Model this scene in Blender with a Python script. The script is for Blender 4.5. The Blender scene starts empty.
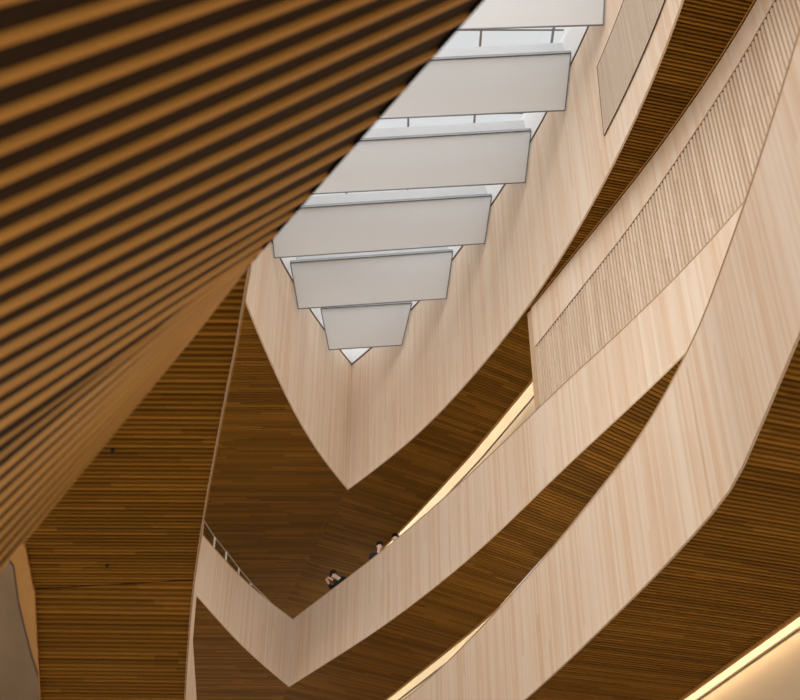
import bpy, math, random
from mathutils import Vector, Matrix

random.seed(4)
sc = bpy.context.scene
C = sc.collection

# ------------------------------------------------------------------ survey
# The hall was measured from one station: eye at the origin, looking up 34.5 degrees.
F = 1100.0
PITCH = math.atan(F / 1600.0)
CP, SP = math.cos(PITCH), math.sin(PITCH)
HA, HB, HC = 14.3, 10.0, 5.7          # undersides of the three floors above the eye
FLOOR = -1.6


def ray(px, py):
    u, v = px - 400.0, 350.0 - py
    return u, F * CP - v * SP, F * SP + v * CP


def at(px, py, z):
    x, y, w = ray(px, py)
    return (x * z / w, y * z / w)


def at3(px, py, z):
    p = at(px, py, z)
    return Vector((p[0], p[1], z))


def hit(px, py, poly):
    """where a sight line meets the vertical wall that stands on the plan line poly"""
    rx, ry, rz = ray(px, py)
    n = len(poly) - 1
    for i in range(n):
        (x0, y0), (x1, y1) = poly[i][:2], poly[i + 1][:2]
        dx, dy = x1 - x0, y1 - y0
        det = rx * dy - ry * dx
        if abs(det) < 1e-9:
            continue
        s = (x0 * dy - y0 * dx) / det
        t = ((s * rx - x0) * dx + (s * ry - y0) * dy) / (dx * dx + dy * dy)
        if s > 0 and ((-1e-6 if i else -9) <= t <= (1 + 1e-6 if i < n - 1 else 9)):
            return Vector((s * rx, s * ry, s * rz))
    return None


# ------------------------------------------------------------------ materials
def nodes_of(name):
    m = bpy.data.materials.new(name)
    m.use_nodes = True
    nt = m.node_tree
    return m, nt, nt.nodes['Principled BSDF']


def math_node(nt, op, a, b=None):
    n = nt.nodes.new('ShaderNodeMath')
    n.operation = op
    for k, v in enumerate((a, b)):
        if v is None:
            continue
        if isinstance(v, (int, float)):
            n.inputs[k].default_value = v
        else:
            nt.links.new(v, n.inputs[k])
    return n.outputs[0]


def wood(name, ramp, strip=0.07, length=2.4, rough=0.5, grain=0.12, spec=0.3, broad=0.25, fibre=90.0):
    """strip boards: UV in metres, V along the board, every strip and board length its own tint"""
    m, nt, bs = nodes_of(name)
    N, Lk = nt.nodes, nt.links
    uv = N.new('ShaderNodeUVMap')
    sep = N.new('ShaderNodeSeparateXYZ')
    Lk.new(uv.outputs[0], sep.inputs[0])
    col = math_node(nt, 'FLOOR', math_node(nt, 'DIVIDE', sep.outputs[0], strip))
    w1 = N.new('ShaderNodeTexWhiteNoise'); w1.noise_dimensions = '1D'
    Lk.new(col, w1.inputs['W'])
    off = math_node(nt, 'MULTIPLY', w1.outputs['Value'], 7.3)
    row = math_node(nt, 'FLOOR', math_node(nt, 'ADD', math_node(nt, 'DIVIDE', sep.outputs[1], length), off))
    w2 = N.new('ShaderNodeTexWhiteNoise'); w2.noise_dimensions = '2D'
    cmb = N.new('ShaderNodeCombineXYZ')
    Lk.new(col, cmb.inputs[0]); Lk.new(row, cmb.inputs[1])
    Lk.new(cmb.outputs[0], w2.inputs['Vector'])
    # wide bands of neighbouring boards cut from the same log
    nb = N.new('ShaderNodeTexNoise'); nb.inputs['Scale'].default_value = 1.0; nb.inputs['Detail'].default_value = 2
    c2 = N.new('ShaderNodeCombineXYZ')
    Lk.new(math_node(nt, 'MULTIPLY', sep.outputs[0], 1.3), c2.inputs[0])
    Lk.new(math_node(nt, 'MULTIPLY', sep.outputs[1], 0.10), c2.inputs[1])
    Lk.new(c2.outputs[0], nb.inputs['Vector'])
    # fine fibre
    ng = N.new('ShaderNodeTexNoise'); ng.inputs['Scale'].default_value = 1.0; ng.inputs['Detail'].default_value = 3
    c3 = N.new('ShaderNodeCombineXYZ')
    Lk.new(math_node(nt, 'MULTIPLY', sep.outputs[0], fibre), c3.inputs[0])
    Lk.new(math_node(nt, 'MULTIPLY', sep.outputs[1], 2.0), c3.inputs[1])
    Lk.new(c3.outputs[0], ng.inputs['Vector'])
    t = math_node(nt, 'MULTIPLY', w2.outputs['Value'], 1.0 - broad - grain)
    b = math_node(nt, 'MULTIPLY', math_node(nt, 'MULTIPLY', math_node(nt, 'SUBTRACT', nb.outputs['Fac'], 0.25), 2.0), broad)
    g = math_node(nt, 'MULTIPLY', ng.outputs['Fac'], grain)
    tot = math_node(nt, 'ADD', math_node(nt, 'ADD', t, b), g)
    cr = N.new('ShaderNodeValToRGB')
    els = cr.color_ramp.elements
    els[0].position, els[0].color = ramp[0][0], (*ramp[0][1], 1)
    els[1].position, els[1].color = ramp[-1][0], (*ramp[-1][1], 1)
    for p, c in ramp[1:-1]:
        e = els.new(p); e.color = (*c, 1)
    Lk.new(tot, cr.inputs[0])
    Lk.new(cr.outputs[0], bs.inputs['Base Color'])
    bs.inputs['Roughness'].default_value = rough
    bs.inputs['Specular IOR Level'].default_value = spec
    return m


def plain(name, col, rough=0.5, metal=0.0, spec=0.3, noise=0.0, scale=4.0):
    m, nt, bs = nodes_of(name)
    bs.inputs['Roughness'].default_value = rough
    bs.inputs['Metallic'].default_value = metal
    bs.inputs['Specular IOR Level'].default_value = spec
    tc = nt.nodes.new('ShaderNodeTexCoord')
    nz = nt.nodes.new('ShaderNodeTexNoise'); nz.inputs['Scale'].default_value = scale; nz.inputs['Detail'].default_value = 5
    nt.links.new(tc.outputs['Object'], nz.inputs['Vector'])
    mx = nt.nodes.new('ShaderNodeMix'); mx.data_type = 'RGBA'
    mx.inputs['A'].default_value = (*[max(0, c * (1 - noise)) for c in col], 1)
    mx.inputs['B'].default_value = (*[min(1, c * (1 + noise)) for c in col], 1)
    nt.links.new(nz.outputs['Fac'], mx.inputs['Factor'])
    nt.links.new(mx.outputs['Result'], bs.inputs['Base Color'])
    return m


PALE = wood('pale_hemlock', [(0.0, (0.56, 0.34, 0.17)), (0.28, (0.645, 0.475, 0.34)), (0.52, (0.70, 0.57, 0.45)), (0.85, (0.755, 0.66, 0.56))],
            strip=0.075, length=5.5, grain=0.30, broad=0.36, fibre=30.0)
PALE_FIN = wood('pale_fin_wood', [(0.0, (0.54, 0.40, 0.28)), (0.5, (0.63, 0.49, 0.365)), (1.0, (0.70, 0.57, 0.445))], strip=0.085, length=2.5)
GREYWOOD = wood('weathered_strip_wood', [(0.0, (0.42, 0.33, 0.25)), (1.0, (0.55, 0.45, 0.36))], strip=0.045, length=3.0)
SLAT = wood('shaded_soffit_wood', [(0.0, (0.125, 0.058, 0.007)), (0.5, (0.215, 0.102, 0.012)), (1.0, (0.34, 0.168, 0.026))], strip=0.10, length=2.8, rough=0.6, spec=0.08)  # same wood as the fascias, underside shade put into the darker colour
SLAT_NEAR = wood('shaded_canopy_wood', [(0.0, (0.36, 0.172, 0.032)), (1.0, (0.44, 0.215, 0.045))], strip=0.10, length=9.0, rough=0.5)  # same wood again, its warm overhead shade mixed into the brown
EDGE_PALE = plain('pale_edge_wood', (0.50, 0.36, 0.23), 0.6, noise=0.1)
EDGE = plain('oiled_edge_wood', (0.50, 0.27, 0.09), 0.5, noise=0.1)
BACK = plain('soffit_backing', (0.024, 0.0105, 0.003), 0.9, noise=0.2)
HONEY = wood('honey_panel', [(0.0, (0.27, 0.13, 0.035)), (1.0, (0.33, 0.17, 0.05))], strip=0.3, length=3)
FABRIC_WHITE = None
WHITE = plain('white_paint', (0.78, 0.78, 0.78), 0.6, noise=0.02)
FRAME_GREY = plain('light_grey_frame', (0.30, 0.30, 0.31), 0.5, 0.2, noise=0.03)
BEAM = plain('beam_paint', (0.43, 0.44, 0.45), 0.7, noise=0.02)
GREY_METAL = plain('grey_metal', (0.16, 0.16, 0.165), 0.4, 0.6, noise=0.05)
DARK_TRIM = plain('dark_bronze_trim', (0.09, 0.055, 0.035), 0.5, noise=0.1)
CREAM = plain('cream_plaster', (0.68, 0.57, 0.43), 0.8, noise=0.04, scale=0.6)
CONCRETE = plain('board_concrete', (0.165, 0.108, 0.058), 0.85, noise=0.4, scale=1.1)
FLOORM = plain('pale_stone_floor', (0.42, 0.31, 0.20), 0.5, noise=0.15, scale=1.0)
STEEL = plain('brushed_steel', (0.72, 0.66, 0.58), 0.35, 0.4, noise=0.05)
BLACK = plain('black_fitting', (0.012, 0.010, 0.009), 0.6)


def fabric():
    m, nt, bs = nodes_of('white_baffle_fabric')
    N, Lk = nt.nodes, nt.links
    tc = N.new('ShaderNodeTexCoord')
    nz = N.new('ShaderNodeTexNoise'); nz.inputs['Scale'].default_value = 0.5; nz.inputs['Detail'].default_value = 2
    Lk.new(tc.outputs['Object'], nz.inputs['Vector'])
    cr = N.new('ShaderNodeValToRGB')
    cr.color_ramp.elements[0].color = (0.70, 0.735, 0.765, 1); cr.color_ramp.elements[1].color = (0.74, 0.775, 0.805, 1)
    Lk.new(nz.outputs['Fac'], cr.inputs[0])
    Lk.new(cr.outputs[0], bs.inputs['Base Color'])
    bs.inputs['Roughness'].default_value = 0.8
    bs.inputs['Specular IOR Level'].default_value = 0.1
    tr = N.new('ShaderNodeBsdfTranslucent'); tr.inputs[0].default_value = (0.86, 0.86, 0.86, 1)
    mx = N.new('ShaderNodeMixShader'); mx.inputs[0].default_value = 0.5
    Lk.new(bs.outputs[0], mx.inputs[1]); Lk.new(tr.outputs[0], mx.inputs[2])
    Lk.new(mx.outputs[0], N['Material Output'].inputs[0])
    return m


def glass(name, tint=(0.97, 0.97, 0.97), refl=0.06):
    m, nt, bs = nodes_of(name)
    N, Lk = nt.nodes, nt.links
    tp = N.new('ShaderNodeBsdfTransparent'); tp.inputs[0].default_value = (*tint, 1)
    gl = N.new('ShaderNodeBsdfGlossy'); gl.inputs['Roughness'].default_value = 0.02
    mx = N.new('ShaderNodeMixShader'); mx.inputs[0].default_value = refl
    Lk.new(tp.outputs[0], mx.inputs[1]); Lk.new(gl.outputs[0], mx.inputs[2])
    Lk.new(mx.outputs[0], N['Material Output'].inputs[0])
    return m


def lamp(name, col, strength):
    m, nt, bs = nodes_of(name)
    bs.inputs['Base Color'].default_value = (0.8, 0.8, 0.8, 1)
    bs.inputs['Emission Color'].default_value = (*col, 1)
    bs.inputs['Emission Strength'].default_value = strength
    return m


FABRIC = fabric()
GLASS = glass('skylight_glass')
RAIL_GLASS = glass('railing_glass', (0.93, 0.94, 0.93), 0.04)
COVE = lamp('warm_led_cove', (1.0, 0.78, 0.48), 16.0)
COVE_PALE = lamp('pale_led_cove', (1.0, 0.92, 0.72), 8.5)

# ------------------------------------------------------------------ mesh helpers


class MB:
    def __init__(self):
        self.v, self.f, self.uv, self.mi = [], [], [], []

    def face(self, pts, uvs=None, mi=0):
        b = len(self.v)
        self.v.extend([tuple(p) for p in pts])
        self.f.append(tuple(range(b, b + len(pts))))
        if uvs is None:
            p0 = Vector(pts[0]); e = (Vector(pts[1]) - p0)
            e = e.normalized() if e.length > 1e-9 else Vector((1, 0, 0))
            nrm = e.cross(Vector(pts[-1]) - p0)
            w = nrm.cross(e)
            w = w.normalized() if w.length > 1e-9 else Vector((0, 0, 1))
            uvs = [((Vector(p) - p0).dot(w), (Vector(p) - p0).dot(e)) for p in pts]
        self.uv.append(uvs)
        self.mi.append(mi)

    def hexa(self, a, b, uva=None):
        """a, b: two quads (4 points each) joined into a solid"""
        u = uva or [None] * 6
        self.face(a[::-1], u[0][::-1] if u[0] else None)
        self.face(b, u[1])
        for i in range(4):
            j = (i + 1) % 4
            self.face([a[i], a[j], b[j], b[i]], u[2 + i])

    def bar(self, p, q, w, d, up=(0, 0, 1), tint=None):
        """rectangular bar p->q, width w across, depth d along up (centred)"""
        p, q = Vector(p), Vector(q)
        t = (q - p).normalized()
        s = t.cross(Vector(up)).normalized() * (w / 2)
        n = s.cross(t).normalized() * (d / 2)
        a = [p - s - n, p + s - n, p + s + n, p - s + n]
        b = [q - s - n, q + s - n, q + s + n, q - s + n]
        if tint is None:
            self.hexa(a, b)
        else:
            L = (q - p).length
            k = tint
            self.hexa(a, b, [[(k, 0)] * 4, [(k, L)] * 4] + [[(k, 0), (k, 0), (k, L), (k, L)]] * 4)

    def box(self, lo, hi):
        x0, y0, z0 = lo; x1, y1, z1 = hi
        self.hexa([Vector((x0, y0, z0)), Vector((x1, y0, z0)), Vector((x1, y1, z0)), Vector((x0, y1, z0))],
                  [Vector((x0, y0, z1)), Vector((x1, y0, z1)), Vector((x1, y1, z1)), Vector((x0, y1, z1))])

    def build(self, name, mat, parent=None, origin=None, smooth=False):
        me = bpy.data.meshes.new(name)
        o0 = Vector(origin) if origin is not None else Vector((0, 0, 0))
        if parent is not None and origin is None:
            o0 = parent['_o'] if False else Vector(parent.get('org', (0, 0, 0)))
        # weld equal corners so neighbouring faces are one surface
        idx, vs, fs = {}, [], []
        for f in self.f:
            g = []
            for i in f:
                k = tuple(round(c, 5) for c in self.v[i])
                if k not in idx:
                    idx[k] = len(vs); vs.append(tuple(Vector(self.v[i]) - o0))
                g.append(idx[k])
            fs.append(g)
        keep = [i for i, g in enumerate(fs) if len(set(g)) == len(g)]
        me.from_pydata(vs, [], [fs[i] for i in keep])
        uvl = me.uv_layers.new(name='UVMap')
        li = 0
        for i in keep:
            for u in self.uv[i]:
                uvl.data[li].uv = u
                li += 1
        mats = mat if isinstance(mat, (list, tuple)) else [mat]
        for m in mats:
            me.materials.append(m)
        for p, i in zip(me.polygons, keep):
            p.material_index = self.mi[i]
            p.use_smooth = smooth
        me.validate()
        o = bpy.data.objects.new(name, me)
        C.objects.link(o)
        if parent is not None:
            o.parent = parent
        else:
            o.location = o0
        return o


def thing(name, label, cat, loc=(0, 0, 0), group=None):
    o = bpy.data.objects.new(name, None)
    C.objects.link(o)
    o.location = loc
    o['label'] = label
    o['category'] = cat
    if group:
        o['group'] = group
    o['org'] = tuple(loc)
    return o


def tag(o, label, cat, group=None):
    o['label'] = label; o['category'] = cat
    if group:
        o['group'] = group
    return o


def struct(o, label=None):
    o['kind'] = 'structure'
    if label:
        o['label'] = label
    return o


def smooth_line(pts, step=0.6, relax=5):
    """Catmull-Rom through tuples of any length, resampled"""
    P = [Vector(p) if len(p) > 2 else Vector((p[0], p[1], 0)) for p in pts]
    out = []
    n = len(P)
    for i in range(n - 1):
        p0 = P[i - 1] if i else P[0] * 2 - P[1]
        p1, p2 = P[i], P[i + 1]
        p3 = P[i + 2] if i + 2 < n else P[-1] * 2 - P[-2]
        k = max(1, int(math.hypot(p2.x - p1.x, p2.y - p1.y) / step))
        for j in range(k):
            t = j / k
            out.append(0.5 * ((2 * p1) + (p2 - p0) * t + (2 * p0 - 5 * p1 + 4 * p2 - p3) * t * t + (3 * p1 - p0 - 3 * p2 + p3) * t ** 3))
    out.append(P[-1])
    for _ in range(relax):
        out = [out[0]] + [out[i] * 0.5 + (out[i - 1] + out[i + 1]) * 0.25 for i in range(1, len(out) - 1)] + [out[-1]]
    return [(p.x, p.y, p.z) for p in out]


def offset(line, d):
    """plan offset to the left of travel (away from the void), mitred"""
    out = []
    n = len(line)
    for i in range(n):
        ns = []
        for a, b in ((i - 1, i), (i, i + 1)):
            if a >= 0 and b < n:
                dx, dy = line[b][0] - line[a][0], line[b][1] - line[a][1]
                l = math.hypot(dx, dy) or 1
                ns.append((-dy / l, dx / l))
        if len(ns) == 2:
            mx, my = ns[0][0] + ns[1][0], ns[0][1] + ns[1][1]
            l = math.hypot(mx, my) or 1
            mx, my = mx / l, my / l
            k = 1 / max(0.35, mx * ns[0][0] + my * ns[0][1])
        else:
            (mx, my), k = ns[0], 1
        out.append((line[i][0] + mx * d * k, line[i][1] + my * d * k))
    return out


def band(line, z0, z1, thick, name, mat, parent, front=0.0):
    """upright wall of given thickness on a plan line; z0, z1 numbers or lists per point"""
    n = len(line)
    Z0 = z0 if isinstance(z0, (list, tuple)) else [z0] * n
    Z1 = z1 if isinstance(z1, (list, tuple)) else [z1] * n
    inn = offset(line, front) if front else [(p[0], p[1]) for p in line]
    out = offset(line, front + thick)
    mb = MB()
    s = 0.0
    for i in range(n - 1):
        a, b = inn[i], inn[i + 1]
        c, d = out[i], out[i + 1]
        L = math.hypot(b[0] - a[0], b[1] - a[1])
        A0, A1 = Vector((*a, Z0[i])), Vector((*a, Z1[i]))
        B0, B1 = Vector((*b, Z0[i + 1])), Vector((*b, Z1[i + 1]))
        C0, C1 = Vector((*c, Z0[i])), Vector((*c, Z1[i]))
        D0, D1 = Vector((*d, Z0[i + 1])), Vector((*d, Z1[i + 1]))
        mb.face([A0, B0, B1, A1], [(s, A0.z), (s + L, B0.z), (s + L, B1.z), (s, A1.z)])
        mb.face([D0, C0, C1, D1], [(s + L, D0.z), (s, C0.z), (s, C1.z), (s + L, D1.z)])
        mb.face([A1, B1, D1, C1])
        mb.face([B0, A0, C0, D0])
        if i == 0:
            mb.face([A0, A1, C1, C0])
        if i == n - 2:
            mb.face([B1, B0, D0, D1])
        s += L
    return mb.build(name, mat, parent)


def scan(poly, ang, v):
    """intervals of the line (offset v across direction ang) inside a plan polygon"""
    ca, sa = math.cos(ang), math.sin(ang)
    us = []
    n = len(poly)
    for i in range(n):
        x0, y0 = poly[i]; x1, y1 = poly[(i + 1) % n]
        v0, v1 = -x0 * sa + y0 * ca, -x1 * sa + y1 * ca
        if (v0 > v) != (v1 > v):
            t = (v - v0) / (v1 - v0)
            x, y = x0 + (x1 - x0) * t, y0 + (y1 - y0) * t
            us.append(x * ca + y * sa)
    us.sort()
    return [(us[i], us[i + 1]) for i in range(0, len(us) - 1, 2)]


def slats(poly, deg, pitch, width, depth, z, name, parent, mat=None, back=True):
    """battens hung side by side under a ceiling, cut to a plan polygon, as one mesh"""
    poly = [(p[0], p[1]) for p in poly]
    ang = math.radians(deg)
    ca, sa = math.cos(ang), math.sin(ang)
    vs = [-p[0] * sa + p[1] * ca for p in poly]
    mb = MB()
    v = min(vs) + pitch / 2
    k = 0
    while v < max(vs):
        i0, i1 = scan(poly, ang, v - width / 2), scan(poly, ang, v + width / 2)
        if len(i0) != len(i1):
            i0 = i1 = scan(poly, ang, v)
        for (a0, a1), (b0, b1) in zip(i0, i1):
            if a1 - a0 < 0.02 and b1 - b0 < 0.02:
                continue
            def W(u, w, zz):
                return Vector((u * ca - w * sa, u * sa + w * ca, zz))
            lo = [W(a0, v - width / 2, z), W(a1, v - width / 2, z), W(b1, v + width / 2, z), W(b0, v + width / 2, z)]
            hi = [p + Vector((0, 0, depth)) for p in lo]
            t = (k + 0.5) * 0.1
            uvl = [(t, a0), (t, a1), (t, b1), (t, b0)]
            mb.hexa(lo, hi, [uvl, uvl] + [[uvl[i], uvl[(i + 1) % 4], uvl[(i + 1) % 4], uvl[i]] for i in range(4)])
        v += pitch
        k += 1
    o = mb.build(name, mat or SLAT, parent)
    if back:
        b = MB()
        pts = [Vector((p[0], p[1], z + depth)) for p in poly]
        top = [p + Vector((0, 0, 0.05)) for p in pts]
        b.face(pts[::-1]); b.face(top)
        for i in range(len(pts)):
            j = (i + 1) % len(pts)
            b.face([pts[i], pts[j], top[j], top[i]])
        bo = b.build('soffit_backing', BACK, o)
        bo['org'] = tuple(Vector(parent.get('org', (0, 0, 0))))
        me = bo.data
        off = Vector(parent.get('org', (0, 0, 0)))
        for vv in me.vertices:
            vv.co -= off
    return o


def plate(poly, z0, z1, name, mat, parent):
    b = MB()
    lo = [Vector((p[0], p[1], z0)) for p in poly]
    hi = [Vector((p[0], p[1], z1)) for p in poly]
    b.face(lo[::-1]); b.face(hi)
    for i in range(len(lo)):
        j = (i + 1) % len(lo)
        b.face([lo[i], lo[j], hi[j], hi[i]])
    return b.build(name, mat, parent)


def lerp_tops(line, keys):
    """height per point of a line by arclength fraction keys [(frac, z)]"""
    s = [0]
    for a, b in zip(line, line[1:]):
        s.append(s[-1] + math.hypot(b[0] - a[0], b[1] - a[1]))
    out = []
    for x in s:
        t = x / s[-1]
        for (t0, z0), (t1, z1) in zip(keys, keys[1:]):
            if t <= t1 or (t1, z1) == keys[-1]:
                out.append(z0 + (z1 - z0) * (t - t0) / (t1 - t0))
                break
    return out


# ================================================================== UPPER FLOOR (A)
upper = thing('balcony', 'uppermost pale wood fascia tapering to a point under the white skylight', 'balcony', (-1.46, 27.7, HA))
TIP_A = at(348, 489, HA)
A_left = [(-3.25, 6.0, 17.0), (-3.7, 11.0, 17.0), (-3.62, 15.0, 17.0), (-3.32, 19.04, 17.0), (-3.08, 20.74, 17.3), (-2.65, 23.49, 17.85), (-2.06, 25.94, 18.3), (TIP_A[0], TIP_A[1], 18.48)]
A_right = [(TIP_A[0], TIP_A[1], 18.48), (-0.54, 26.35, 18.42), (0.15, 25.20, 18.4), (0.80, 24.05, 18.45), (1.39, 22.72, 18.45), (1.99, 21.21, 18.42), (2.28, 20.56, 18.42), (2.80, 19.17, 18.45), (3.30, 17.51, 18.4),
           (3.60, 16.2, 18.36), (3.93, 14.88, 18.32), (4.22, 13.05, 18.2), (4.42, 12.0, 18.2), (4.51, 11.1, 18.1), (4.5, 9.0, 18.1), (4.2, 7.0, 18.1)]
AL = smooth_line(A_left); AR = smooth_line(A_right, 0.6, 8)
A = AL + AR[1:]
band(A, HA, [p[2] for p in A], 0.04, 'fascia', PALE, upper)
band(A, [p[2] for p in A], [p[2] + 0.05 for p in A], 0.07, 'coping', DARK_TRIM, upper, front=-0.015)
# weathered inset panel on the right hand run
iq = [hit(x, y, AR) for x, y in ((598, 67), (631, -16), (672, -16), (605, 136))]
ins = MB()
rows = []
for k in range(9):
    t = k / 8
    rows.append((iq[0].lerp(iq[1], t), iq[3].lerp(iq[2], t)))
AR2 = [(p[0], p[1]) for p in AR]


def on_wall(p, poly, d):
    """push a point sideways onto the wall line, standing d in front of it"""
    best = None
    for a, b in zip(poly, poly[1:]):
        dx, dy = b[0] - a[0], b[1] - a[1]
        l2 = dx * dx + dy * dy
        t = max(0, min(1, ((p[0] - a[0]) * dx + (p[1] - a[1]) * dy) / l2))
        qx, qy = a[0] + dx * t, a[1] + dy * t
        e = math.hypot(p[0] - qx, p[1] - qy)
        if best is None or e < best[0]:
            l = math.sqrt(l2)
            best = (e, qx + dy / l * d, qy - dx / l * d)
    return Vector((best[1], best[2], p[2]))


def wall_patch(rows, poly, d, cols=6):
    mb = MB()
    grid = [[on_wall(a.lerp(b, j / cols), poly, d) for j in range(cols + 1)] for a, b in rows]
    s = [0]
    for a, b in zip(grid, grid[1:]):
        s.append(s[-1] + math.hypot(b[0].x - a[0].x, b[0].y - a[0].y))
    for i in range(len(grid) - 1):
        for j in range(cols):
            q = [grid[i][j], grid[i][j + 1], grid[i + 1][j + 1], grid[i + 1][j]]
            base = Vector((A_right[-1][0], A_right[-1][1]))
            mb.face(q, [((Vector((p.x, p.y)) - base).length, p.z) for p in q])
    return mb


wall_patch(rows, AR2, 0.02).build('inset_panel', GREYWOOD, upper)
ed = MB()
for a, b in ((0, 1), (2, 3), (3, 0)):
    for k in range(6):
        p, q = iq[a].lerp(iq[b], k / 6), iq[a].lerp(iq[b], (k + 1) / 6)
        ed.bar(on_wall(p, AR2, 0.02), on_wall(q, AR2, 0.02), 0.012, 0.012, (0.7, 0.7, 0.1))
ed.build('panel_edge', DARK_TRIM, upper)
# underside, left of the mitre
SEAM_A = at(281, 612, HA)
SEAM_A2 = (SEAM_A[0] - 1.4, SEAM_A[1] + 2.6)
ZA = HA + 0.03
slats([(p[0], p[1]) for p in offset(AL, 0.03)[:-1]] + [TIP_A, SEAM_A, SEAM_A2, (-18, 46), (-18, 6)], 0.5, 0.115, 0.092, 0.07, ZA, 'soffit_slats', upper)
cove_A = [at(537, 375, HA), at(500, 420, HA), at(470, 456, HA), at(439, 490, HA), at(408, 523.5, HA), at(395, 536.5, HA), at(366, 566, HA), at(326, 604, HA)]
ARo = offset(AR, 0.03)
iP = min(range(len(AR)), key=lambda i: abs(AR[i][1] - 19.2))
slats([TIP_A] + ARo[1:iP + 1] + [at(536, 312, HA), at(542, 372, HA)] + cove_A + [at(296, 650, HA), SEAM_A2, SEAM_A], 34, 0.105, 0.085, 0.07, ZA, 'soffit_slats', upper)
# seam batten along the mitre
mb = MB(); mb.bar(Vector((*TIP_A, ZA + 0.01)), Vector((*SEAM_A2, ZA + 0.01)), 0.03, 0.03); mb.build('mitre_batten', SLAT, upper)

# ================================================================== timber wall on the right, middle floor line (B)
TIP_B = at(289, 686.4, HB)
B_left = [(-5.02, 23.8, 11.48), (-4.79, 25.0, 11.52), (-4.15, 28.36, 11.72), (TIP_B[0], TIP_B[1], 12.0)]
B_right = [(TIP_B[0], TIP_B[1], 12.0), (-1.61, 28.95, 12.05), (-0.61, 27.29, 12.08), (0.15, 25.76, 12.05), (0.92, 24.14, 12.05), (1.54, 22.77, 12.0), (1.99, 21.74, 12.0), (2.79, 19.3, 11.76), (3.10, 18.4, 11.72),
           (3.88, 16.6, 11.6), (4.11, 16.07, 11.56), (4.72, 14.4, 11.44), (5.15, 13.1, 11.38), (5.6, 11.5, 11.3), (5.78, 10.7, 11.28), (5.95, 9.5, 11.25), (6.0, 8.0, 11.2)]
BL = smooth_line(B_left); BR = smooth_line(B_right, 0.6, 12)
B = BL + BR[1:]
middle = thing('balcony', 'middle floor wood parapet in a V with three people leaning behind it', 'balcony', (TIP_B[0], TIP_B[1], HB))
band(B, HB, [p[2] for p in B], 0.03, 'parapet', PALE, middle)
band(B, [p[2] for p in B], [p[2] + 0.02 for p in B], 0.12, 'coping', EDGE_PALE, middle, front=-0.01)
SEAM_B = at(283, 700, HB)
SEAM_B2 = (SEAM_B[0] - 2.6, SEAM_B[1] + 11)
ZB = HB + 0.03
slats([(p[0], p[1]) for p in offset(BL, 0.02)[:-1]] + [TIP_B, SEAM_B, SEAM_B2, (-13, 50.5), (-6.2, 26.5)], 1.0, 0.115, 0.09, 0.07, ZB, 'soffit_slats', middle)
cove_B = [at(760, 300, HB), at(640, 440, HB), at(560, 540, HB), at(500, 607, HB), at(469, 634, HB), at(425, 669, HB), at(386, 700, HB), at(330, 742, HB)]
BRo = offset(BR, 0.02)
iB = min(range(len(BR)), key=lambda i: abs(BR[i][1] - 13.0))
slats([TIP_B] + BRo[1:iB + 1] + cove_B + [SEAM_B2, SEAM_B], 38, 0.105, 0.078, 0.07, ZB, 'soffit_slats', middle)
DECK_B = HB + 1.2
cwB = offset(cove_A[::-1], -0.45)   # wall behind the cove over this deck
i0 = min(range(len(BR)), key=lambda i: abs(BR[i][1] - 19.2))
plate(offset(B, 0.05)[:len(BL) + i0 - 1] + offset(cove_A[::-1], 0.27)[::-1] + [(-4, 47), (-13, 47), (-6.2, 26.5)], DECK_B - 0.1, DECK_B, 'floor_deck', FLOORM, middle)

# upper part of that wall: plain band, then fins
i0 = min(range(len(BR)), key=lambda i: abs(BR[i][1] - 19.2))
DW = [(BR[i][0], BR[i][1]) for i in range(i0, len(BR))]
DW[0] = tuple(at(531, 308, HA))
screen = thing('slatted_wall', 'pale wall of upright timber fins under a smooth wood band at right', 'wall', (DW[0][0], DW[0][1], DECK_B))
zt = lerp_tops(DW, [(0, 13.27), (0.3, 13.45), (0.55, 13.7), (0.8, 13.84), (1, 13.85)])
band(DW, zt, HA - 0.005, 0.015, 'upper_band', PALE, screen)
zb = [BR[i][2] for i in range(i0, len(BR))]
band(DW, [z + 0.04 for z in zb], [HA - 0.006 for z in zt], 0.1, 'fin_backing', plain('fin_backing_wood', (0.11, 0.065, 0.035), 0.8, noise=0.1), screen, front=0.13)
fins = MB()
PITCHF = 0.104
acc = PITCHF * 0.3
k = 0
off0 = offset(DW, 0.02); off1 = offset(DW, 0.14)
for i in range(len(DW) - 1):
    L = math.hypot(DW[i + 1][0] - DW[i][0], DW[i + 1][1] - DW[i][1])
    while acc < L:
        t = acc / L
        p = Vector((*off0[i], 0)).lerp(Vector((*off0[i + 1], 0)), t)
        q = Vector((*off1[i], 0)).lerp(Vector((*off1[i + 1], 0)), t)
        e = (Vector((*off0[i + 1], 0)) - Vector((*off0[i], 0))).normalized() * 0.029
        za = zb[i] + (zb[i + 1] - zb[i]) * t + 0.035
        zc = zt[i] + (zt[i + 1] - zt[i]) * t + 0.0
        lo = [p - e, p + e, q + e, q - e]
        u = (k + 0.5) * 0.085
        fins.hexa([v + Vector((0, 0, za)) for v in lo], [v + Vector((0, 0, zc)) for v in lo],
                  [[(u, za)] * 4, [(u, zc)] * 4] + [[(u, za), (u, za), (u, zc), (u, zc)]] * 4)
        acc += PITCHF
        k += 1
    acc -= L
fins.build('fin_slats', PALE_FIN, screen)
# end post that closes the wall
ep = MB()
ep.bar(Vector((DW[0][0] - 0.015, DW[0][1] + 0.12, zb[0] + 0.06)), Vector((DW[0][0] - 0.015, DW[0][1] + 0.12, HA)), 0.015, 0.2, (0.4, -0.9, 0))
ep.build('end_trim', EDGE_PALE, screen)
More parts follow.
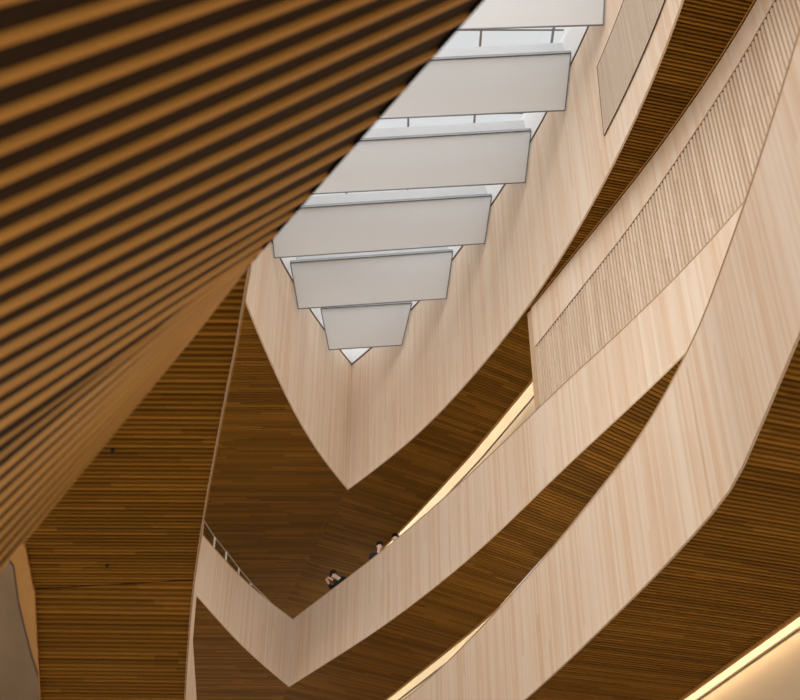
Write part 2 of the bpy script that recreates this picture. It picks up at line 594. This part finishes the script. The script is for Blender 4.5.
# dark slatted underside between the fascia and this wall
DWo = offset(DW, 0.1)
slats(ARo[iP:][::1] + [(DWo[-1][0], DWo[-1][1] - 1.5)] + DWo[::-1], 14, 0.078, 0.040, 0.07, ZA, 'soffit_slats', upper)
mb = MB()
fr = offset(DW, -0.03)
for a, b in zip(fr, fr[1:]):
    mb.bar(Vector((*a, HA + 0.01)), Vector((*b, HA + 0.01)), 0.012, 0.02)
mb.build('shadow_batten', EDGE, upper)

# ================================================================== LOWER FLOOR (C)
C_line = [(-0.8, 27.6, 7.7), (0.09, 25.44, 7.7), (0.86, 23.26, 7.7), (1.40, 21.49, 7.71), (1.88, 19.77, 7.71), (2.14, 18.75, 7.71), (2.53, 17.2, 7.70), (2.90, 15.5, 7.68), (3.25, 13.9, 7.68), (3.54, 12.4, 7.75), (3.73, 11.06, 7.98)]
C_near = [(3.73, 11.06, 7.98), (3.66, 9.5, 7.86), (3.58, 8.05, 7.72), (3.48, 6.4, 7.7), (3.35, 4.0, 7.7)]
CL = smooth_line(C_line, 0.5) + smooth_line(C_near, 0.5)[1:]
for _ in range(1):
    CL = [CL[0]] + [tuple(CL[i][k] * 0.5 + (CL[i - 1][k] + CL[i + 1][k]) * 0.25 for k in range(3)) for i in range(1, len(CL) - 1)] + [CL[-1]]
lower = thing('balcony', 'lowest wood parapet bending across the lower right corner of the hall', 'balcony', (3.73, 11.06, HC))
band(CL, HC, [p[2] for p in CL], 0.02, 'parapet', PALE, lower)
band(CL, [p[2] for p in CL], [p[2] + 0.015 for p in CL], 0.12, 'coping', EDGE_PALE, lower, front=-0.01)
ZC = HC + 0.03
cove_C = [at(900, 540, HC), at(800, 615, HC), at(740, 658, HC), at(682, 700, HC), at(620, 744, HC), at(540, 800, HC)]
CLo = offset(CL, 0.01)
slats(CLo + [(9.0, 4.0), (9.0, 8.0)] + [p for p in cove_C], 19, 0.094, 0.046, 0.07, ZC, 'soffit_slats', lower)
plate([(p[0], p[1]) for p in offset(CL, 0.1)] + [(10, 4), (10, 10)] + offset(cove_B[::-1], 0.27)[::-1], HC + 0.85, HC + 0.95, 'floor_deck', FLOORM, lower)
mb = MB()
for a, b in zip(CL, CL[1:]):
    mb.bar(Vector((a[0], a[1], HC + 0.005)), Vector((b[0], b[1], HC + 0.005)), 0.008, 0.01)
mb.build('bottom_trim', EDGE_PALE, lower)


# cove lights: lit trough above each soffit edge, wall behind it
def cove(edge, h, floor_z, gap, parent, wname, glow, groove):
    """edge runs with its wall to the left of travel"""
    wl = offset(edge, gap)
    w = band(wl, floor_z, h + 0.55, 0.15, wname, CREAM, None)
    struct(w)
    g = MB()
    gl = offset(edge, gap - 0.012)
    for a, b in zip(gl, gl[1:]):
        g.bar(Vector((*a, h - groove)), Vector((*b, h - groove)), 0.02, 0.03)
    t = g.build('trim_1', DARK_TRIM, None)
    struct(t)
    # closing board over the trough and the lamp strip lying on the slat edge
    top = MB()
    for a, b, c, d in zip(edge, edge[1:], wl[1:], wl):
        top.face([Vector((*a, h + 0.5)), Vector((*b, h + 0.5)), Vector((*b, h + 0.5)).lerp(Vector((*c, h + 0.5)), 0.97), Vector((*a, h + 0.5)).lerp(Vector((*d, h + 0.5)), 0.97)])
    top.build('cove_lid', WHITE, parent)
    l = MB()
    lo = offset(edge, 0.06)
    for a, b in zip(lo, lo[1:]):
        l.bar(Vector((*a, h + 0.2)), Vector((*b, h + 0.2)), 0.06, 0.05)
    l.build('cove_light', glow, parent)
    e = MB()
    for a, b in zip(edge, edge[1:]):
        e.bar(Vector((*a, h + 0.05)), Vector((*b, h + 0.05)), 0.04, 0.12)
    e.build('cove_edge', EDGE, parent)


def ordered(edge):
    # travel towards the viewer keeps the outside of the eye on the left hand
    return edge if edge[0][1] > edge[-1][1] else edge[::-1]


cove(smooth_line(ordered([p for p in cove_A]), 0.7) and [(p[0], p[1]) for p in ordered(cove_A[:-1])], HA, DECK_B, 0.32, upper, 'wall_back', COVE_PALE, 0.03)
cove([(p[0], p[1]) for p in ordered(cove_B[3:])], HB, HC + 0.95, 0.32, middle, 'wall_back', COVE_PALE, 0.03)
cove([(p[0], p[1]) for p in ordered(cove_C)], HC, FLOOR, 0.26, lower, 'wall_right', COVE, 0.0)

# ================================================================== LEFT FLOOR (F, G)
Fe = [(252, 250), (250, 270), (238, 340), (222, 420), (208, 495), (203, 525), (199, 550), (194, 585), (190, 625), (187, 665), (185, 700), (182, 740)]
FR = [at(x, y, HC) for x, y in Fe] + [(-4.62, 25.1), (-5.7, 31.0)]
Fl = [(160, 250), (100, 400), (10, 520), (25, 550), (33, 591)]
FL = [at(x, y, HC) for x, y in Fl]
FL2 = [at(x, y, HC) for x, y in ((34, 591), (36.5, 640), (40, 700), (42, 740))] + [(-8.5, 31.0)]
leftb = thing('balcony', 'dark slatted floor underside at left with a narrow pale edge strip', 'balcony', (FR[6][0], FR[6][1], HC))
seamR, seamL = at(194.2, 582, HC), at(33, 591, HC)
iS = 7
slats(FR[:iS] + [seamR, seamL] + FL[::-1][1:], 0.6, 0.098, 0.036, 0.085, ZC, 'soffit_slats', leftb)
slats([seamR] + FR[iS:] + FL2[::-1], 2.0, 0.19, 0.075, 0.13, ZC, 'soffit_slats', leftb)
band([(p[0], p[1]) for p in FR], HC, 7.62, 0.015, 'fascia', PALE, leftb)
mb = MB()
for pts, n in ((FR, 'edge_batten'), (FL[1:] + FL2, 'edge_batten')):
    mb = MB()
    for a, b in zip(pts, pts[1:]):
        mb.bar(Vector((*a, HC + 0.02 + (0.07 if pts is not FR else 0))), Vector((*b, HC + 0.02 + (0.07 if pts is not FR else 0))), 0.016, 0.04 if pts is FR else 0.18)
    mb.build(n, EDGE, leftb)
mb = MB(); mb.bar(Vector((*seamL, HC + 0.03)), Vector((*seamR, HC + 0.03)), 0.012, 0.01); mb.build('seam_batten', BACK, leftb)
plate([(p[0], p[1]) for p in offset(FR, 0.08)][:14] + FL2[::-1][1:] + FL[::-1], HC + 0.85, HC + 0.95, 'floor_deck', FLOORM, leftb)
for (px, py), lab in (((112, 452), 'tiny dark round fitting on the left slatted underside, upper of two'), ((107, 567), 'tiny dark round fitting on the left slatted underside, lower of two')):
    p = at(px, py, HC)
    f = thing('ceiling_sprinkler', lab, 'sprinkler', (p[0], p[1], ZC), 'sprinklers in the left slatted underside')
    f['kind'] = 'thing'
    for nm, r0, za, zc in (('cover_plate', 0.026, -0.012, 0.0), ('nozzle', 0.012, -0.045, -0.012)):
        m2 = MB()
        ring = [(math.cos(a * math.pi / 6) * r0, math.sin(a * math.pi / 6) * r0) for a in range(12)]
        lo = [Vector((p[0] + x, p[1] + y, ZC + za)) for x, y in ring]; hi = [Vector((p[0] + x, p[1] + y, ZC + zc)) for x, y in ring]
        m2.face(lo[::-1]); m2.face(hi)
        for i in range(12):
            m2.face([lo[i], lo[(i + 1) % 12], hi[(i + 1) % 12], hi[i]])
        m2.build(nm, BLACK, f)

# concrete wall with a honey wood panel above it, far left
WLn = [(-12.0, 13.0), (-8.9, 19.0), (-5.3, 26.0)]
cur = [hit(x, y, WLn) for x, y in ((-60, 470), (-10, 535), (13, 566), (18, 602), (25, 632), (31, 655), (37, 674), (52, 715))]
cm, hm, gm = MB(), MB(), MB()
nrm = Vector((0.89, -0.46, 0))
for a, b in zip(cur, cur[1:]):
    for mbx, z0a, z0b, z1a, z1b, dd in ((cm, FLOOR, FLOOR, a.z, b.z, 0.0), (hm, a.z, b.z, 12.0, 12.0, -0.03)):
        fa, fb = a + nrm * dd, b + nrm * dd
        ba, bb = a - nrm * 0.3, b - nrm * 0.3
        def Z(p, z): return Vector((p.x, p.y, z))
        mbx.hexa([Z(fa, z0a), Z(fb, z0b), Z(bb, z0b), Z(ba, z0a)], [Z(fa, z1a), Z(fb, z1b), Z(bb, z1b), Z(ba, z1a)])
    gm.bar(a, b, 0.03, 0.05, nrm)
struct(cm.build('wall_left', CONCRETE, None), 'bare concrete wall at the lower left')
struct(hm.build('trim_2', HONEY, None))
struct(gm.build('trim_3', DARK_TRIM, None))

# ================================================================== CANOPY in front, upper left (H)
ZE, ZL = 4.6, 2.6
apex = at3(252, 263, ZE)


def edge1(px):
    return 263 + (px - 252) * (0 - 263) / (485 - 252)


def edge2(px):
    return 584 + px * (263 - 584) / 252.0


BM = [(-200, 0.15), (-80, 0.22), (19, 0.29), (60, 0.337), (103, 0.37), (137, 0.40), (170, 0.43), (199, 0.449), (230, 0.47), (300, 0.50), (361, 0.55), (424, 0.66), (469, 0.80), (500, 0.92), (530, 1.05), (584, 1.27), (640, 1.45)]


def slope(b):
    for (b0, m0), (b1, m1) in zip(BM, BM[1:]):
        if b <= b1:
            return m0 + (m1 - m0) * (b - b0) / (b1 - b0)
    return BM[-1][1]


canopy = thing('slatted_canopy', 'large golden brown slatted soffit slanting overhead at upper left', 'canopy', tuple(apex))
rowsH = []
y = 1.28
while y < 6.40:
    # pixel height of the slat where it crosses the line under the west side
    lo_, hi_ = -260.0, 640.0
    for _ in range(40):
        mid = (lo_ + hi_) / 2
        if at(0, mid, ZL)[1] < y:
            lo_ = mid
        else:
            hi_ = mid
    b = (lo_ + hi_) / 2
    m = slope(b)
    ex = None
    # meet edge 1
    k1 = -263 / (485 - 252.0)
    xe = (263 - k1 * 252 - b) / (-m - k1)
    if b < 478 and xe >= 252:
        R = at3(xe, b - m * xe, ZE)
    else:
        k2 = (263 - 584) / 252.0
        if b > 580:
            break
        xe = 252 - (b - 478) / 102.0 * 60
        m = (b - edge2(xe)) / xe
        R = at3(xe, b - m * xe, ZL + (ZE - ZL) * max(0.0, min(1.0, xe / 252.0)))
    Lp = at3(0, b, ZL)
    rowsH.append((Lp + (Lp - R) * 0.55, R))
    y += 0.150
hb = MB(); bk = MB()
n = len(rowsH)
for i, (p, q) in enumerate(rowsH):
    a = rowsH[max(0, i - 1)]; c = rowsH[min(n - 1, i + 1)]
    def frame(pt, qa, qc, t):
        s = (qc - qa)
        pit = s.length / (2 if 0 < i < n - 1 else 1)
        s = (s - t * s.dot(t))
        s = s.normalized()
        return s, Vector((0, 0, 1)), pit
    t = (q - p).normalized()
    s0, u0, p0 = frame(p, a[0], c[0], t)
    s1, u1, p1 = frame(q, a[1], c[1], t)
    w0, w1 = 0.016, 0.016
    d = 0.045
    # the ends are sawn off along the edge of the canopy
    T = (c[1] - a[1]).normalized()
    k_ = T.dot(s1)
    s1 = T / max(0.25, k_) if k_ > 0 else s1
    A0 = [p - s0 * w0, p - s0 * w0 + u0 * d, p + s0 * w0 + u0 * d, p + s0 * w0]
    B0 = [q - s1 * w1, q - s1 * w1 + u1 * d, q + s1 * w1 + u1 * d, q + s1 * w1]
    k = (i + .5) * 0.1
    L = (q - p).length
    hb.hexa(A0, B0, [[(k, 0)] * 4, [(k, L)] * 4] + [[(k, 0), (k, 0), (k, L), (k, L)]] * 4)
    if i:
        (pp, qq, up0, up1) = last
        e = 0.045
        bk.face([p + u0 * e, q + u1 * e, qq + up1 * e, pp + up0 * e])
        bk.face([pp + up0 * (e + .25), qq + up1 * (e + .25), q + u1 * (e + .25), p + u0 * (e + .25)])
        bk.face([q - t * 0.004, q + u1 * (e + .25), qq + up1 * (e + .25), qq - t * 0.004])
    last = (p, q, u0, u1)
hs = hb.build('soffit_slats', SLAT_NEAR, canopy)
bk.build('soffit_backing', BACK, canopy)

# ================================================================== SKYLIGHT
Lw = [(p[0], p[1]) for p in AL]; Rw = [(p[0], p[1]) for p in AR]


def left_end(rt, lt_px=None, z=None):
    if lt_px:
        return hit(*lt_px, Lw)
    return None


def lw_at(y):
    for a, b in zip(Lw, Lw[1:]):
        if a[1] <= y <= b[1]:
            t = (y - a[1]) / (b[1] - a[1])
            return a[0] + (b[0] - a[0]) * t
    return Lw[0][0]


specs = [
    ((317.6, 309), (415, 303), (326, 350), (405, 345)),
    ((289, 263), (454, 251.5), (297, 309), (447.5, 298.5)),
    (None, (493, 196), (273, 258), (486, 243.5)),
    (None, (532.5, 131), None, (526.5, 182.5)),
    (None, (572.5, 53.5), None, (566.5, 110.5)),
    (None, (607, -22), None, (605, 25)),
]
blabels = ['smallest white skylight baffle, next to the pointed end', 'second white skylight baffle from the pointed end', 'third white skylight baffle from the pointed end',
           'fourth white skylight baffle from the pointed end', 'fifth white skylight baffle from the pointed end, below the top one', 'topmost white skylight baffle, cut by the upper picture edge']
slopes = [0, 0, 0.059, 0.054, 0.045, 0.03]
mids = []
for k, (tl, tr, bl, br) in enumerate(specs):
    TR, BRc = hit(*tr, Rw), hit(*br, Rw)

    def left_of(rp, px, guess, sl):
        if px:
            return hit(*px, Lw)
        # follow the level line of the baffle to the opposite wall
        zt_ = rp.z - 0.85
        best = None
        for i in range(0, 700):
            x = rp_px[0] - 20 - i
            yv = rp_px[1] + sl * (rp_px[0] - x)
            h = hit(x, yv, Lw)
            if h and 5 < h.y < 40:
                e = abs(h.z - zt_)
                if best is None or e < best[0]:
                    best = (e, h)
        return best[1]
    rp_px = tr
    TL = left_of(TR, tl, None, slopes[k] + 0.005)
    rp_px = br
    BLc = left_of(BRc, bl, None, slopes[k])
    for (P_, Q_) in ((TL, TR), (BLc, BRc)):
        dv = (Q_ - P_).normalized() * (0.09 if k == 0 else 0.035)
        P_ += dv; Q_ -= dv
    o = thing('light_baffle', blabels[k], 'skylight baffle', tuple((TR + TL) / 2), 'white baffles across the skylight')
    nv = (TR - TL).cross(BRc - TR).normalized()
    if nv.y < 0:
        nv = -nv
    th = nv * 0.03
    mb = MB()
    NU, NV = 16, 6
    def bl_(i, j, e):
        a, b = TL.lerp(TR, i / NU), BLc.lerp(BRc, i / NU)
        return a.lerp(b, j / NV) + e
    for i in range(NU):
        for j in range(NV):
            mb.face([bl_(i, j, th * 0), bl_(i + 1, j, th * 0), bl_(i + 1, j + 1, th * 0), bl_(i, j + 1, th * 0)])
    mb.build('baffle_panel', FABRIC, o, smooth=True)
    fr = MB()
    for a, b in ((TL, BLc), (TR, BRc), (BLc, BRc)):
        fr.bar(a - th * 0.1, b - th * 0.1, 0.022, 0.03, nv)
    fr.build('edge_frame', GREY_METAL, o)
    rl = MB()
    rl.bar(TL + Vector((0, 0.0, 0.03)), TR + Vector((0, 0.0, 0.03)), 0.06, 0.07, (0, 0, 1))  # dark rail drawn in place of the shadow gap below the beam
    rl.build('shadow_gap_rail', GREY_METAL, o)
    mids.append((TL, TR, BLc, BRc))
    # white beam that carries the baffle, just behind its top edge
    bm_ = MB()
    up = Vector((0, 0, 1))
    dv = (TR - TL).normalized() * 0.13
    TL = TL + dv; TR = TR - dv
    bm_.bar(TL + up * 0.24 + Vector((0, 0.1, 0)), TR + up * 0.24 + Vector((0, 0.1, 0)), 0.12, 0.34, up)
    bm_.build('carrier_beam', BEAM, o)

# glazing frames above the beams
ZG = 19.7
gl = MB(); gfr = MB(); cb = MB()
ring = [(p[0], p[1]) for p in A]
ringo = offset(A, 0.10)
glass_poly = [Vector((p[0], p[1], ZG)) for p in ringo]
gl.face(glass_poly)
gw = gl.build('window_1', GLASS, None)
struct(gw)
# kerb between the wall head and the glass
kb = band(A, [p[2] + 0.05 for p in A], ZG + 0.1, 0.12, 'trim_4', WHITE, None, front=0.10)
struct(kb)


def lw_rw(y):
    xs = lw_at(y)
    for a, b in zip(Rw, Rw[1:]):
        if b[1] <= y <= a[1]:
            t = (y - a[1]) / (b[1] - a[1] or 1)
            return xs, a[0] + (b[0] - a[0]) * t
    return xs, Rw[-1][0]


yy = 8.0
while yy < 26.5:
    x0, x1 = lw_rw(yy)
    gfr.bar(Vector((x0, yy, ZG - 0.03)), Vector((x1, yy, ZG - 0.03)), 0.05, 0.06)
    yy += 0.62
for xk in (-3.0, -1.4, 0.2, 1.8, 3.4):
    y1 = 8.0
    ye = 26.5
    # stop at the walls
    while ye > 9 and not (lw_rw(ye)[0] < xk < lw_rw(ye)[1]):
        ye -= 0.1
    gfr.bar(Vector((xk, y1, ZG - 0.035)), Vector((xk, ye, ZG - 0.035)), 0.05, 0.06)
struct(gfr.build('window_frame', FRAME_GREY, gw))

# ================================================================== RAILING at the left of the middle floor
zr = 12.75
rt = [at(x, y, zr) for x, y in ((203.5, 520), (215, 537.5), (227, 552.5), (239.5, 569), (252, 584), (262, 594), (271, 603), (283, 614))]
rail = thing('glass_railing', 'glass railing with slim posts above the left wood parapet', 'railing', (rt[2][0], rt[2][1], DECK_B))
posts = [(203.5, 520), (215, 537.5), (226.5, 552), (239, 568.5), (251, 583)]
for i, (px, py) in enumerate(posts):
    p = at(px, py, zr)
    mb = MB(); mb.bar(Vector((*p, DECK_B + 0.003)), Vector((*p, zr)), 0.05, 0.05, (0, 1, 0)); mb.build('post', STEEL, rail)
mb = MB()
for a, b in zip(rt, rt[1:]):
    mb.bar(Vector((*a, zr)), Vector((*b, zr)), 0.022, 0.022)
mb.build('handrail', STEEL, rail)
mb = MB()
for a, b in zip(rt, rt[1:]):
    mb.bar(Vector((*a, (DECK_B + zr) / 2 + 0.05)), Vector((*b, (DECK_B + zr) / 2 + 0.05)), 0.014, zr - DECK_B - 0.3)
mb.build('glass_panel', RAIL_GLASS, rail)


# ================================================================== PEOPLE
def skin(name, verts, edges, radii, root, mat, parent, sub=2):
    me = bpy.data.meshes.new(name)
    me.from_pydata([tuple(v) for v in verts], edges, [])
    o = bpy.data.objects.new(name, me)
    C.objects.link(o)
    md = o.modifiers.new('skin', 'SKIN'); md.use_smooth_shade = True
    sv = me.skin_vertices[0].data
    for i, r in enumerate(radii):
        sv[i].radius = (r, r) if not isinstance(r, tuple) else r
        sv[i].use_root = (i == root)
    s = o.modifiers.new('sub', 'SUBSURF'); s.levels = sub; s.render_levels = sub
    dg = bpy.context.evaluated_depsgraph_get()
    dg.update()
    nm = bpy.data.meshes.new_from_object(o.evaluated_get(dg))
    nm.name = name
    C.objects.unlink(o); bpy.data.objects.remove(o)
    n = bpy.data.objects.new(name, nm)
    nm.materials.clear(); nm.materials.append(mat)
    for p in nm.polygons:
        p.use_smooth = True
    C.objects.link(n)
    n.parent = parent
    return n


def ellipsoid(name, c, r, mat, parent, cut=None, seg=16):
    mb = MB()
    for i in range(seg // 2):
        for j in range(seg):
            q = []
            for a, b in ((i, j), (i, j + 1), (i + 1, j + 1), (i + 1, j)):
                th, ph = math.pi * a / (seg // 2), 2 * math.pi * b / seg
                q.append(Vector((c[0] + r[0] * math.sin(th) * math.cos(ph), c[1] + r[1] * math.sin(th) * math.sin(ph), c[2] + r[2] * math.cos(th))))
            if cut and not cut(sum(q, Vector()) / 4):
                continue
            if i == 0:
                q = [q[0], q[2], q[3]]
            elif i == seg // 2 - 1:
                q = [q[0], q[1], q[2]]
            mb.face(q)
    return mb.build(name, mat, parent, origin=(0, 0, 0), smooth=True)


SKIN = plain('skin', (0.72, 0.50, 0.40), 0.5, noise=0.05)
HAIR = plain('dark_hair', (0.012, 0.008, 0.008), 0.5, noise=0.2)
FAIR = plain('light_hair', (0.70, 0.58, 0.46), 0.6, noise=0.15)
EYE = plain('eye', (0.02, 0.015, 0.012), 0.2)
CL_BLACK = plain('black_cloth', (0.012, 0.012, 0.014), 0.8, noise=0.3)
CL_GREY = plain('grey_cloth', (0.14, 0.11, 0.10), 0.85, noise=0.2)
CL_NAVY = plain('navy_cloth', (0.018, 0.022, 0.035), 0.85, noise=0.2)
CL_WHITE = plain('white_cloth', (0.75, 0.72, 0.70), 0.8, noise=0.05)
TROUSER = plain('dark_trousers', (0.03, 0.03, 0.038), 0.9, noise=0.2)


def person(loc, heading, lean, label, hair_mat, top_mat, collar, raise_hand=False, head_drop=0.0):
    """faces +Y of its own frame before turning; hips stay over the feet, trunk bends forward by lean"""
    o = bpy.data.objects.new('person', None)
    C.objects.link(o)
    o.location = loc
    o.rotation_euler = (0, 0, math.radians(heading))
    o['label'] = label; o['category'] = 'person'; o['group'] = 'people at the middle parapet'
    le = math.radians(lean)
    hip = Vector((0, -0.10, 0.93))

    def T(x, f, h):
        """trunk frame: h up the spine from the hips, f forward, x sideways"""
        return hip + Vector((x, f * math.cos(le) + h * math.sin(le), h * math.cos(le) - f * math.sin(le)))
    neck0, neck1 = T(0, 0, 0.50), T(0, 0.03, 0.60)
    hd = math.radians(lean * 0.6 + head_drop)
    hdir = Vector((0, math.sin(hd), math.cos(hd)))
    fwd = Vector((0, math.cos(hd), -math.sin(hd)))
    hc = neck1 + hdir * 0.10 + fwd * 0.03
    top = hc + hdir * 0.07
    V, E_, R = [], [], []

    def add(p, r, prev=None):
        V.append(p); R.append(r)
        if prev is not None:
            E_.append((prev, len(V) - 1))
        return len(V) - 1
    pel = add(hip, (0.15, 0.11))
    w = add(T(0, 0, 0.2), (0.14, 0.105), pel)
    ch = add(T(0, 0, 0.40), (0.16, 0.115), w)
    nb = add(neck0, 0.065, ch)
    nk = add(neck1, 0.055, nb)
    h1 = add(hc - hdir * 0.03, (0.078, 0.088), nk)
    add(top, (0.072, 0.085), h1)
    arms = []
    for s in (-1, 1):
        sh = T(s * 0.19, 0, 0.45)
        if raise_hand:
            el = sh + Vector((s * 0.05, 0.20, -0.20))
            wr = el + Vector((-s * 0.12, 0.16, 0.12))
        else:
            el = sh + Vector((s * 0.07, 0.18, -0.22))
            wr = el + Vector((-s * 0.13, 0.20, 0.04))
        i = add(sh, 0.062, ch)
        i = add(el, 0.045, i)
        i = add(wr, 0.030, i)
        d = (wr - el).normalized()
        pm = add(wr + d * 0.07, (0.04, 0.02), i)
        side = d.cross(Vector((0, 0, 1))).normalized()
        for f in range(4):
            b0 = wr + d * 0.09 + side * (f - 1.5) * 0.021
            ln = (0.065, 0.078, 0.072, 0.055)[f]
            j = add(b0 + d * ln * 0.5, 0.0095, pm)
            add(b0 + d * ln * 0.9 + Vector((0, 0, -0.025)), 0.008, j)
        j = add(wr + d * 0.04 - side * s * 0.045, 0.011, i)
        add(wr + d * 0.085 - side * s * 0.055, 0.009, j)
        arms.append((sh, el, wr))
    legs = []
    for s in (-1, 1):
        hj, kn, an = Vector((s * 0.09, -0.10, 0.88)), Vector((s * 0.10, -0.04, 0.50)), Vector((s * 0.10, -0.08, 0.09))
        i = add(hj, 0.085, pel); i = add(kn, 0.058, i); i = add(an, 0.042, i)
        i = add(an + Vector((0, 0.06, -0.045)), 0.038, i); add(an + Vector((0, 0.17, -0.055)), 0.03, i)
        legs.append((hj, kn, an))
    skin('body', V, E_, R, pel, SKIN, o)
    # nose, ears, eyes belong to the head
    for nm, off, r, mt in (('nose', fwd * 0.098 - hdir * 0.0, (0.013, 0.02, 0.02), SKIN),):
        ellipsoid(nm, hc + off, r, mt, o, seg=8)
    for s in (-1, 1):
        ellipsoid('ear', hc + Vector((s * 0.078, 0, 0)), (0.014, 0.022, 0.032), SKIN, o, seg=8)
        ellipsoid('eye', hc + Vector((s * 0.032, 0, 0)) + fwd * 0.078 + hdir * 0.025, (0.012, 0.01, 0.008), EYE, o, seg=8)
    # hair: cap over the crown and back of the head
    ellipsoid('hair', hc + hdir * 0.045 - fwd * 0.015, (0.105, 0.118, 0.115), hair_mat, o,
              cut=lambda p: (p - hc).dot(hdir) > 0.035 + max(0, (p - hc).dot(fwd)) * 0.45 or (p - hc).dot(fwd) < -0.02)
    # jacket: trunk and sleeves a little larger than the body
    V, E_, R = [], [], []
    a = add(T(0, 0, -0.06), (0.175, 0.13)); b = add(T(0, 0, 0.2), (0.165, 0.125), a); c = add(T(0, 0, 0.41), (0.185, 0.135), b); add(T(0, 0, 0.52), 0.085, c)
    for sh, el, wr in arms:
        i = add(sh, 0.082, c); i = add(el, 0.062, i); add(el.lerp(wr, 0.85), 0.045, i)
    skin('jacket', V, E_, R, a, top_mat, o)
    if collar:
        V, E_, R = [], [], []
        a = add(T(0, 0.02, 0.50), 0.092); add(T(0, 0.03, 0.565), 0.078, a)
        skin('collar', V, E_, R, a, CL_WHITE, o)
    V, E_, R = [], [], []
    a = add(hip + Vector((0, 0, 0.02)), (0.165, 0.125))
    for hj, kn, an in legs:
        i = add(hj, 0.10, a); i = add(kn, 0.075, i); add(an + Vector((0, 0, 0.03)), 0.062, i)
    skin('trousers', V, E_, R, a, TROUSER, o)
    return o


def stand(px, py, z_ref, back):
    """feet on the middle deck, just behind the parapet"""
    p = hit(px, py, [(q[0], q[1]) for q in BR])
    bp = [(q[0], q[1]) for q in offset(BR, back)]
    h = hit(px, py, bp)
    return (h.x, h.y, DECK_B)


person(stand(350, 576, 12, 0.56), 118, 55, 'dark-haired person in black bending over the wood parapet, nearest its corner', HAIR, CL_BLACK, True, True, 10)
person(stand(378.5, 552, 12, 0.58), -165, 14, 'person in a dark jacket with white collar, middle of three at the parapet', HAIR, CL_NAVY, True)
person(stand(395.5, 537, 12, 0.72), 170, 6, 'dark-haired person in grey at the parapet, farthest right of the three', HAIR, CL_GREY, False)

# ================================================================== GROUND AND LIGHT
fl = MB()
fl.box((-40, -30, FLOOR - 0.2), (40, 60, FLOOR))
struct(fl.build('floor', FLOORM, None))
for nm, lo, hi in (('wall_back', (-32, 52, FLOOR), (24, 52.4, 20)), ('wall_left', (-32.4, -6, FLOOR), (-32, 52, 20)), ('wall_right', (16, 6, FLOOR), (16.4, 52, 20))):
    wb = MB(); wb.box(lo, hi)
    struct(wb.build(nm, CREAM, None))

w = bpy.data.worlds.new('sky')
sc.world = w
w.use_nodes = True
bg = w.node_tree.nodes['Background']
bg.inputs[0].default_value = (0.97, 0.985, 1.0, 1)
bg.inputs[1].default_value = 0.78


def sun(name, direction, strength, angle, col=(1, 1, 1)):
    d = bpy.data.lights.new(name, 'SUN')
    d.energy = strength
    d.angle = math.radians(angle)
    d.color = col
    o = bpy.data.objects.new(name, d)
    C.objects.link(o)
    o.rotation_euler = Vector(direction).to_track_quat('-Z', 'Y').to_euler()
    o.location = (0, 5, 30)
    return o


sun('overcast_daylight', (-0.16, 0.82, -0.54), 5.9, 95, (1.0, 0.985, 0.96))
sun('side_fill', (0.65, 0.72, -0.20), 0.9, 40, (1.0, 0.99, 0.98))  # added low fill to brighten the right-hand walls, not a real window

cam = bpy.data.cameras.new('camera')
cam.sensor_width = 36.0
cam.lens = F * 36.0 / 800.0
cam.clip_start = 0.05
cam.clip_end = 300
cam.dof.use_dof = True
cam.dof.focus_distance = 24.0
cam.dof.aperture_fstop = 1.5
co = bpy.data.objects.new('camera', cam)
C.objects.link(co)
co.rotation_euler = (math.pi / 2 + PITCH, 0, 0)
sc.camera = co

sc.view_settings.view_transform = 'Standard'
sc.view_settings.look = 'None'
sc.view_settings.exposure = 0.0
sc.view_settings.gamma = 1.0
sc.view_settings.use_curve_mapping = False
for ob in C.objects:
    if 'org' in ob:
        del ob['org']
